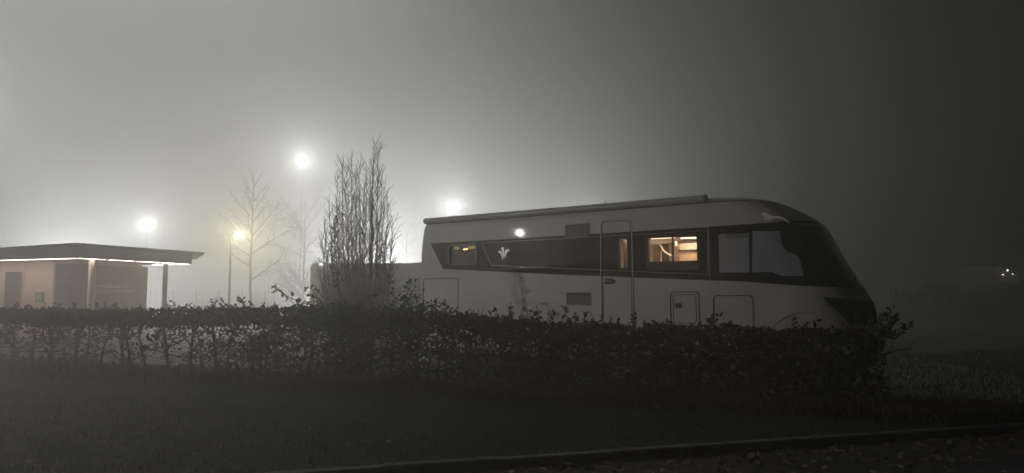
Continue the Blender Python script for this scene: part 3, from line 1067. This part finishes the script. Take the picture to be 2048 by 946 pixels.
def open_tree(name, px, pbase, ptop, Y, label, limbs, r0, sub, tw, droop, m='paletwig', fine=1.0):
    '''limbs: (fraction of height, azimuth deg, elevation deg, length m)'''
    base = at(px, pbase, Y); base.z = 0
    t = empty(name, base, 0, label, 'tree')
    H = at(px, ptop, Y).z
    tr = MB(); cr = MB()
    pts = [Vector((rnd.gauss(0, .02), rnd.gauss(0, .02), H * k / 12 * .93)) for k in range(13)]
    tr.tube(pts, taper(13, r0, .012), 8, cap=False)
    tr.build('trunk', M['bark'], t, True)

    def rec(p, d, ln, r, lv):
        ns = 6
        q = wander(p, d, ln, ns, .05, -droop if lv < 2 else (-droop * .4 if droop else .03))
        cr.tube(q, taper(ns + 1, r, max(.0035 * fine, r * .3)), 4 if lv > 1 else 3, cap=False)
        if lv == 0: return
        n = max(2, int(ln * (sub if lv > 1 else tw)))
        for i in range(n):
            tt = .18 + .82 * (i + rnd.random()) / n
            k = min(ns - 1, int(tt * ns))
            pp = q[k].lerp(q[k + 1], tt * ns - k)
            dd = (q[k + 1] - q[k]).normalized()
            a = R(rnd.uniform(25, 50))
            rec(pp, dd * math.cos(a) + perp(dd) * math.sin(a), ln * rnd.uniform(.25, .5) * (1.2 - .7 * tt), max(.004 * fine, r * .5), lv - 1)
    for f, az, el, ln in limbs:
        az, el = R(az), R(el)
        d = Vector((math.cos(az) * math.cos(el), math.sin(az) * math.cos(el), math.sin(el)))
        rec(Vector((0, 0, H * f)), d, ln, r0 * .42 * (1.15 - .7 * f), 2)
    cr.build('crown', M[m], t)


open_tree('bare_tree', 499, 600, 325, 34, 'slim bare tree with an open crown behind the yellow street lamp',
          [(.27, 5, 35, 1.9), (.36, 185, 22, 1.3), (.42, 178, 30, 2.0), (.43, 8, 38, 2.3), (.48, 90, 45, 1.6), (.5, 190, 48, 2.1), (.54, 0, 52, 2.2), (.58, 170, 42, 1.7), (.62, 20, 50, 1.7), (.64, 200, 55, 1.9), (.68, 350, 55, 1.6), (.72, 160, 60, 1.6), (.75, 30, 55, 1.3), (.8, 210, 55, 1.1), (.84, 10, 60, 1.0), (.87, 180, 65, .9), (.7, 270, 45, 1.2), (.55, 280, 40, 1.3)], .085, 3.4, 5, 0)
lim = [(.12 + .7 * rnd.random() ** 1.3, rnd.choice((rnd.gauss(190, 50), rnd.uniform(0, 360))), rnd.uniform(25, 62), rnd.uniform(1.8, 3.6)) for _ in range(32)]
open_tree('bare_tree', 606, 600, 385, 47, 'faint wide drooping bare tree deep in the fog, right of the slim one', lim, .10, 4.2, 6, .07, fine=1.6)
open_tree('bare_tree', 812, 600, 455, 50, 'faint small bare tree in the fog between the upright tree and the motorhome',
          [(.3 + .06 * i, 137 * i, 45, 1.2) for i in range(11)], .06, 3, 4, .02, fine=1.2)

# far shrubs and wire fence
fence = empty('wire_fence', at(300, 600, 46), 0, 'faint wire mesh fence with thin posts in the fog behind the kiosk', 'fence')
fb = Vector(fence.location)
for i in range(9):
    p = at(300 + i * 46, 600, 46)
    mb = MB(); mb.tube([(p.x - fb.x, 0, -fb.z), (p.x - fb.x, 0, 1.85 - fb.z)], .035, 6); mb.build('post', M['steel'], fence)
mb = MB()
x0, x1 = 0, at(668, 600, 46).x - fb.x
for k in range(10): mb.tube([(x0, 0, .15 + k * .18 - fb.z), (x1, 0, .15 + k * .18 - fb.z)], .005, 3)
x = x0
while x < x1:
    mb.tube([(x, .004, .1 - fb.z), (x, .004, 1.78 - fb.z)], .004, 3); x += .12
mb.build('wire_mesh', M['steel'], fence)
for (px_, w_px, H, lab) in ((528, 26, 1.9, 'faint dead bush in the fog at the foot of the slim bare tree'), (420, 20, 1.5, 'faint low bush in the fog behind the kiosk porch')):
    p = at(px_, 600, 35); p.z = 0
    t = empty('bush', p, 0, lab, 'bush')
    mb = MB()
    for i in range(60):
        q = wander((rnd.gauss(0, .25), rnd.gauss(0, .3), 0), (rnd.gauss(0, .35), rnd.gauss(0, .35), 1), H * rnd.uniform(.6, 1.1), 6, .1)
        mb.tube(q, taper(7, .01, .003), 3, cap=False)
        twigs(mb, q, .008, 1, (6,), (20, 60), .25)
    mb.build('stems', M['paletwig'], t)

# ------------------------------------------------------------------ leaves
LEAF = np.array([[0, 0, 0], [.32, .26, .05], [.72, .24, .04], [1, 0, -.05], [.72, -.24, .04], [.32, -.26, .05]])


def leaf_verts(P, size, rs, droop=.2, dirs=None):
    """P (n,3) leaf base points -> (n*6,3)"""
    n = len(P)
    az = rs.uniform(0, 2 * np.pi, n)
    el = rs.normal(-droop, .5, n)
    d = np.stack([np.cos(az) * np.cos(el), np.sin(az) * np.cos(el), np.sin(el)], 1)
    if dirs is not None:
        d = d * .55 + dirs; d /= np.linalg.norm(d, axis=1)[:, None]
    r = rs.normal(size=(n, 3)); r[:, 2] *= .6
    s_ = np.cross(d, r); s_ /= np.linalg.norm(s_, axis=1)[:, None] + 1e-9
    u = np.cross(s_, d)
    sz = size * rs.uniform(.6, 1.3, n)
    out = np.zeros((n, 6, 3))
    for k in range(6):
        out[:, k] = P + (d * LEAF[k, 0] + s_ * LEAF[k, 1] * 1.0 + u * LEAF[k, 2]) * sz[:, None]
    return out.reshape(-1, 3)


rs = np.random.RandomState(11)
HX0, HX1 = -13.0, 4.78
HD = Vector((1, -.345, 0)).normalized()
HN = Vector((.345, 1, 0)).normalized()
hb = Vector((HX0, hedge_y(HX0), 0))
HL = (HX1 - HX0) / HD.x


def hpt(l, o_, z): return hb + HD * l + HN * o_ + Vector((0, 0, z))


def htop(X): return itp([(-13, 1.22), (-9, 1.21), (-6, 1.25), (-4.2, 1.30), (-1.4, 1.25), (0, 1.14), (1, 1.08), (3, 1.06), (4.8, 1.05)], X)


hedge = empty('hedge', (0, 0, 0), 0, 'long clipped hedge with bare gaps low down, running across in front of the motorhome', 'hedge')
nt_ = 0
l = .1
hrs = random.Random(5)
while l < HL:
    X = (hb + HD * l).x
    H = htop(X)
    mb = MB()
    o0 = hrs.gauss(0, .05)
    p = hpt(l, o0, -.02)
    r0 = hrs.uniform(.02, .042)
    lean = hrs.gauss(0, .10)
    pts = wander(p, HD * lean + Vector((0, 0, 1)), H * hrs.uniform(.8, .95), 8, .09, .05)
    mb.tube(pts, taper(9, r0, r0 * .4), 6, cap=False)
    for j in range(hrs.randint(7, 12)):
        k = hrs.randint(2, 7)
        sgn = hrs.choice((-1, 1))
        el = hrs.uniform(-.1, .8)
        d = HD * sgn * math.cos(el) + HN * hrs.gauss(0, .35) + Vector((0, 0, math.sin(el)))
        q = wander(pts[k], d, hrs.uniform(.2, .65), 6, .16, .03)
        q = [Vector((v.x, v.y, min(v.z, H - .02))) for v in q]
        mb.tube(q, taper(7, r0 * .42, .004), 4, cap=False)
        for jj in range(4):
            kk = hrs.randint(1, 5)
            q2 = wander(q[kk], q[kk + 1] - q[kk] + Vector((hrs.gauss(0, .06), hrs.gauss(0, .06), hrs.gauss(0, .06))), hrs.uniform(.08, .25), 3, .25)
            mb.tube(q2, taper(4, .006, .003), 3, cap=False)
    mb.build('trunk', M['bark'], hedge, True)
    l += hrs.uniform(.22, .58) if X < 1 else hrs.uniform(.3, .6)


def dens(X, z, l):
    H = htop(X)
    zt = z / H
    nz = noise.noise((l * 2.6, z * 3.2, 3.3)) + .5 * noise.noise((l * 7, z * 8, 9.1))
    edge = H - .30 + .11 * noise.noise((l * 1.3, 0, 1.7))
    if z > edge: return 1.0
    solid = min(1, max(0, (X + 5.6) / 1.6))          # gets solid from the rose bush on
    if z < .22: base_ = .05 + .35 * solid
    else: base_ = .13 + .62 * solid
    return max(0.015, min(1, base_ + nz * (.38 if solid < .5 else .45)))


N = 150000
ls = rs.uniform(0, HL, N)
tz = rs.uniform(0.06, 1.0, N)
keep = []
for i in range(N):
    X = hb.x + HD.x * ls[i]
    H = htop(X) + .07 * noise.noise((ls[i] * 3.1, 2.2, 0)) + .04 * noise.noise((ls[i] * 17, 5.2, 0))
    z = tz[i] * H
    if rs.rand() < dens(X, z, ls[i]) * (.55 if z > H - .3 else .36):
        keep.append((ls[i], z))
keep = np.array(keep)
hw = .20 + .05 * np.sin(keep[:, 0] * 1.7)
oo = rs.uniform(-1, 1, len(keep)); oo = np.sign(oo) * np.abs(oo) ** .7 * hw
Pk = np.array(hb)[None] + np.outer(keep[:, 0], np.array(HD)) + np.outer(oo, np.array(HN))
Pk[:, 2] = keep[:, 1]
# rounded end of the hedge
fast_mesh('foliage', leaf_verts(Pk, .072, rs), 6, M['leaf'], hedge)


def shoot(l, h, parent, m='leaf', size=.055, lean=None, name='shoot', z0=None, o0=None, nst=1):
    mb = MB()
    X = (hb + HD * l).x
    allP, allD = [], []
    p_ = hpt(l, o0 if o0 is not None else hrs.uniform(-.18, .18), (htop(X) - .12) if z0 is None else z0)
    for s_ in range(nst):
        p = p_.copy()
        d = Vector((hrs.gauss(0, .35), hrs.gauss(0, .35), 1)) if lean is None else Vector(lean) + Vector((hrs.gauss(0, .1), hrs.gauss(0, .1), 0))
        q = wander(p, d, h * hrs.uniform(.7, 1.1) + .1, 6, .12)
        mb.tube(q, taper(7, .0045, .002), 4, mi=0, cap=False)
        n_ = int((h + .1) / .028)
        for i in range(n_):
            t = .1 + .9 * (i + .5) / n_ * 6 - .001
            k = min(5, int(t))
            allP.append(tuple(q[k].lerp(q[k + 1], min(1, t - k))))
            a = perp(Vector((0, 0, 1)))
            allD.append(tuple((a * .9 + (q[k + 1] - q[k]).normalized() * .6)))
    vv = leaf_verts(np.array(allP), size, np.random.RandomState(hrs.randint(0, 99999)), .1, np.array(allD))
    for i in range(len(allP)): mb.add(vv[i * 6:i * 6 + 6], [(0, 1, 2, 3, 4, 5)], 1)
    return mb.build(name, [M['twig'], M[m]], parent)


def l_of(px):
    r_ = (px - 1024) / F
    # X = r*Y, Y = hedge_y(X)
    X = r_ * (8.8 + 5 * .345) / (1 + r_ * .345)
    return (X - HX0) / HD.x


for px_, h in ((20, .24), (45, .16), (80, .22), (62, .12), (118, .12), (145, .34), (160, .2), (203, .26), (190, .16), (232, .12), (262, .14), (285, .1), (312, .2), (345, .22), (372, .16), (392, .1), (420, .3), (405, .2), (455, .34), (470, .22), (488, .3), (515, .16), (540, .12), (556, .14), (850, .24), (862, .3), (884, .25), (900, .14), (916, .2), (938, .12), (985, .18), (1000, .26), (1028, .3), (1040, .22), (1012, .16), (1070, .2), (1088, .26), (1100, .22), (1118, .14), (1130, .2), (1150, .16), (1172, .28), (1188, .3), (1215, .24), (1232, .2), (1266, .26), (1290, .14), (1330, .1), (1352, .12), (1374, .18), (1388, .14), (1408, .34), (1424, .22), (1448, .12), (1470, .14), (1500, .1), (1540, .12), (1580, .22), (1592, .16), (1622, .2), (1640, .14), (1680, .12), (1715, .14), (1742, .38), (1750, .45), (1756, .4), (1764, .42), (1773, .36), (1782, .3)):
    shoot(l_of(px_), h * .95, hedge, size=.066, nst=2 if h > .2 else 1, lean=(hrs.uniform(.0, .9), 0, 1) if px_ > 1745 else None)

# ------------------------------------------------------------------ rose bush growing out of the hedge
rose = empty('rose_bush', at(700, 640, 11.6).xy.to_3d(), 0, 'wild rose with long arching leafy stems growing out of the hedge top', 'bush')
rb = Vector(rose.location)


def stem(pp, Y, r0, dl, size=.05, name='stem', dl0=0.0):
    P0 = [at(x, y, Y + k * .05) - rb for k, (x, y) in enumerate(pp)]
    Q = []
    for i in range(len(P0) - 1):
        p0, p1, p2, p3 = P0[max(0, i - 1)], P0[i], P0[i + 1], P0[min(len(P0) - 1, i + 2)]
        for k in range(6):
            t = k / 6
            Q.append(.5 * ((2 * p1) + (-p0 + p2) * t + (2 * p0 - 5 * p1 + 4 * p2 - p3) * t * t + (-p0 + 3 * p1 - 3 * p2 + p3) * t ** 3))
    Q.append(P0[-1])
    mb = MB()
    mb.tube(Q, taper(len(Q), r0, .0025), 5, cap=False)
    allP, allD = [], []
    L = 0
    for a, b_ in zip(Q, Q[1:]):
        seg = (b_ - a).length
        fr = Q.index(a) / len(Q)
        if fr < dl0: continue
        nleaf = seg * dl
        k = int(nleaf) + (hrs.random() < nleaf % 1)
        for i in range(k):
            # a compound leaf: short stalk with 5 leaflets
            s0 = a.lerp(b_, hrs.random())
            dd_ = (perp((b_ - a).normalized()) + Vector((0, 0, .1))).normalized()
            ln = hrs.uniform(.05, .11)
            mb.tube([s0, s0 + dd_ * ln], .0018, 3, cap=False)
            for j in range(5):
                allP.append(tuple(s0 + dd_ * ln * (.4 + .15 * j)))
                allD.append(tuple(dd_ * .6 + perp(dd_) * .9))
    if allP:
        vv = leaf_verts(np.array(allP), size, np.random.RandomState(hrs.randint(0, 99999)), .1, np.array(allD))
        for i in range(len(allP)): mb.add(vv[i * 6:i * 6 + 6], [(0, 1, 2, 3, 4, 5)], 1)
    return mb.build(name, [M['twig'], M['roseleaf']], rose)


stem([(700, 660), (708, 622), (722, 602), (745, 590), (785, 584), (815, 582), (848, 579)], 11.5, .013, 7)
stem([(760, 640), (790, 605), (825, 594), (850, 602), (872, 618)], 11.3, .011, 8)
stem([(690, 650), (683, 610), (677, 560), (673, 520), (671, 470), (676, 428), (684, 424)], 11.6, .009, 22, .04, 'stem', .25)
stem([(688, 650), (681, 600), (672, 550), (668, 500), (670, 455), (667, 440)], 11.7, .007, 15, .04, 'stem', .3)
stem([(660, 650), (630, 615), (600, 604), (572, 590), (548, 569)], 11.6, .011, 13, .06)
stem([(650, 650), (612, 632), (585, 605), (562, 583), (545, 572)], 11.4, .011, 11, .06)
stem([(670, 650), (652, 615), (632, 590), (616, 572)], 11.6, .008, 18, .06)
stem([(680, 650), (660, 620), (648, 600), (640, 588)], 11.5, .006, 26)
stem([(790, 650), (806, 610), (820, 572), (824, 556)], 11.5, .006, 14)
stem([(780, 650), (790, 600), (776, 560), (770, 548)], 11.6, .006, 12)
stem([(800, 655), (812, 622), (828, 600), (842, 585)], 11.2, .006, 16)
stem([(740, 655), (765, 640), (790, 612), (805, 600), (812, 590)], 11.4, .006, 22)
for i in range(52):
    x = hrs.choice((hrs.gauss(662, 30), hrs.gauss(665, 28), hrs.gauss(790, 36)))
    stem([(x, 660), (x + hrs.gauss(0, 8), 635), (x + hrs.gauss(0, 18), hrs.uniform(598, 625))], 11.4 + hrs.uniform(-.3, .3), .005, 26, .045)

# low dark shrubs, added to cover the pale lower half of the far caravan
fh = empty('cover_shrubs', (26.5, 37.5, 0), R(-35), 'low dark shrubs added to hide the pale lower half of the far caravan', 'bush')
nS = 9000
Ps = np.stack([rs.uniform(-5, 9, nS), rs.normal(0, .5, nS), np.zeros(nS)], 1)
Ps[:, 2] = rs.uniform(0, 1, nS) ** .7 * (1.95 + .25 * np.sin(Ps[:, 0] * 1.9) + .12 * np.sin(Ps[:, 0] * 5.3))
fast_mesh('foliage', leaf_verts(Ps, .16, rs), 6, M['leaf'], fh)
for i in range(14):
    mb = MB()
    q = wander((-4.5 + i * 1.0, 0, 0), (rnd.gauss(0, .2), 0, 1), 1.7, 5, .1)
    mb.tube(q, taper(6, .03, .01), 5, cap=False)
    mb.build('stem', M['bark'], fh)

# ------------------------------------------------------------------ grass, weeds, litter
rg = np.random.RandomState(3)


def blades(name, n, l0, l1, d0f, d1f, h, wdt, m, label, cat, clump=0.0):
    l = rg.uniform(l0, l1, n)
    f = rg.uniform(0, 1, n)
    d0 = np.array([d0f(x) for x in l]); d1 = np.array([d1f(x) for x in l])
    d = d0 + (d1 - d0) * f
    P = np.array(kp0)[None] + np.outer(l, np.array(kd)) + np.outer(d, np.array(kn))
    if clump: P[:, :2] += clump * rg.normal(size=(n, 2))
    hh = h * rg.uniform(.4, 1.4, n)
    az = rg.uniform(0, 2 * np.pi, n)
    ln = rg.uniform(0, .7, n) * hh
    wv = np.stack([-np.sin(az), np.cos(az), 0 * az], 1) * wdt
    top = P + np.stack([np.cos(az) * ln, np.sin(az) * ln, hh], 1)
    mid = P + np.stack([np.cos(az) * ln * .35, np.sin(az) * ln * .35, hh * .6], 1)
    V = np.stack([P - wv, P + wv, mid + wv * .8, top, mid - wv * .8], 1).reshape(-1, 3)
    o = fast_mesh(name, V, 5, m)
    tag(o, label, cat, kind='stuff')


def to_hedge(lk):
    """distance along kn from the kerb to the hedge at kerb position lk"""
    p = kp0 + kd * lk
    # p + kn*d on the hedge line: Y = 8.8+(5-X)*.345
    return (8.8 + (5 - p.x) * .345 - p.y) / (kn.y + .345 * kn.x)


blades('grass', 150000, -9, 9, lambda x: .03, lambda x: max(.3, to_hedge(x) + 1.0), .045, .0026, M['grass'], 'short rough grass on the verge between kerb and hedge', 'grass')
blades('tall_grass', 42000, -12, 9, lambda x: max(.1, to_hedge(x) - 1.1), lambda x: max(.3, to_hedge(x) + .4), .17, .0045, M['drygrass'], 'taller withered grass along the foot of the hedge', 'grass')
blades('grass_beyond', 15000, 9, 20, lambda x: .07, lambda x: 8, .08, .005, M['shadegrass'], 'rough grass with night darkness in its colour, past the right end of the hedge', 'grass')


def scatter(name, n, fpos, size, m, label, z):
    P = np.array([fpos() for _ in range(n)])
    P[:, 2] = z
    v = leaf_verts(P, size, rg, 0.0).reshape(n, 6, 3)
    v[:, :, 2] = z + .006 + np.abs(v[:, :, 2] - z) * .45
    tag(fast_mesh(name, v.reshape(-1, 3), 6, m), label, 'leaves', kind='stuff')


def road_pos():
    l = rg.uniform(-3, 8); d = -.07 - abs(rg.normal(0, .8)) * (1 if l > 1.5 else .5)
    return list(kp0 + kd * l + kn * d)


def verge_pos():
    l = rg.uniform(-7, 8); d = rg.uniform(.1, 4.5)
    return list(kp0 + kd * l + kn * d)


scatter('leaf_litter', 1500, road_pos, .09, M['litter'], 'fallen brown leaves lying on the road along the kerb', ROAD_Z)
scatter('fallen_leaves', 260, verge_pos, .085, M['litter'], 'single pale fallen leaves caught in the grass verge', .05)
w_ = empty('loose_twig', kp0 + kd * 3.4 + kn * -.25 + Vector((0, 0, ROAD_Z + .01)), .6, 'thin dry twig lying on the road by the kerb', 'twig')
mb = MB(); mb.tube(wander((0, 0, 0), (1, .4, .1), .7, 6, .1), taper(7, .006, .002), 5); mb.build('stick', M['paletwig'], w_)

# ------------------------------------------------------------------ fog
hz = MB()
hz.box((-120, -25, -1.2), (120, 150, 34))
hz_o = hz.build('haze', [])
m = bpy.data.materials.new('haze')
m.use_nodes = True
nt = m.node_tree
nt.nodes.clear()
out = nt.nodes.new('ShaderNodeOutputMaterial')
pv = nt.nodes.new('ShaderNodeVolumePrincipled')
pv.inputs['Color'].default_value = (.88, .858, .822, 1)
pv.inputs['Density'].default_value = FOG
pv.inputs['Anisotropy'].default_value = FOG_G
nt.links.new(pv.outputs[0], out.inputs['Volume'])
hz_o.data.materials.clear()
hz_o.data.materials.append(m)
tag(hz_o, 'thick pale fog filling the whole place', 'fog', kind='stuff')
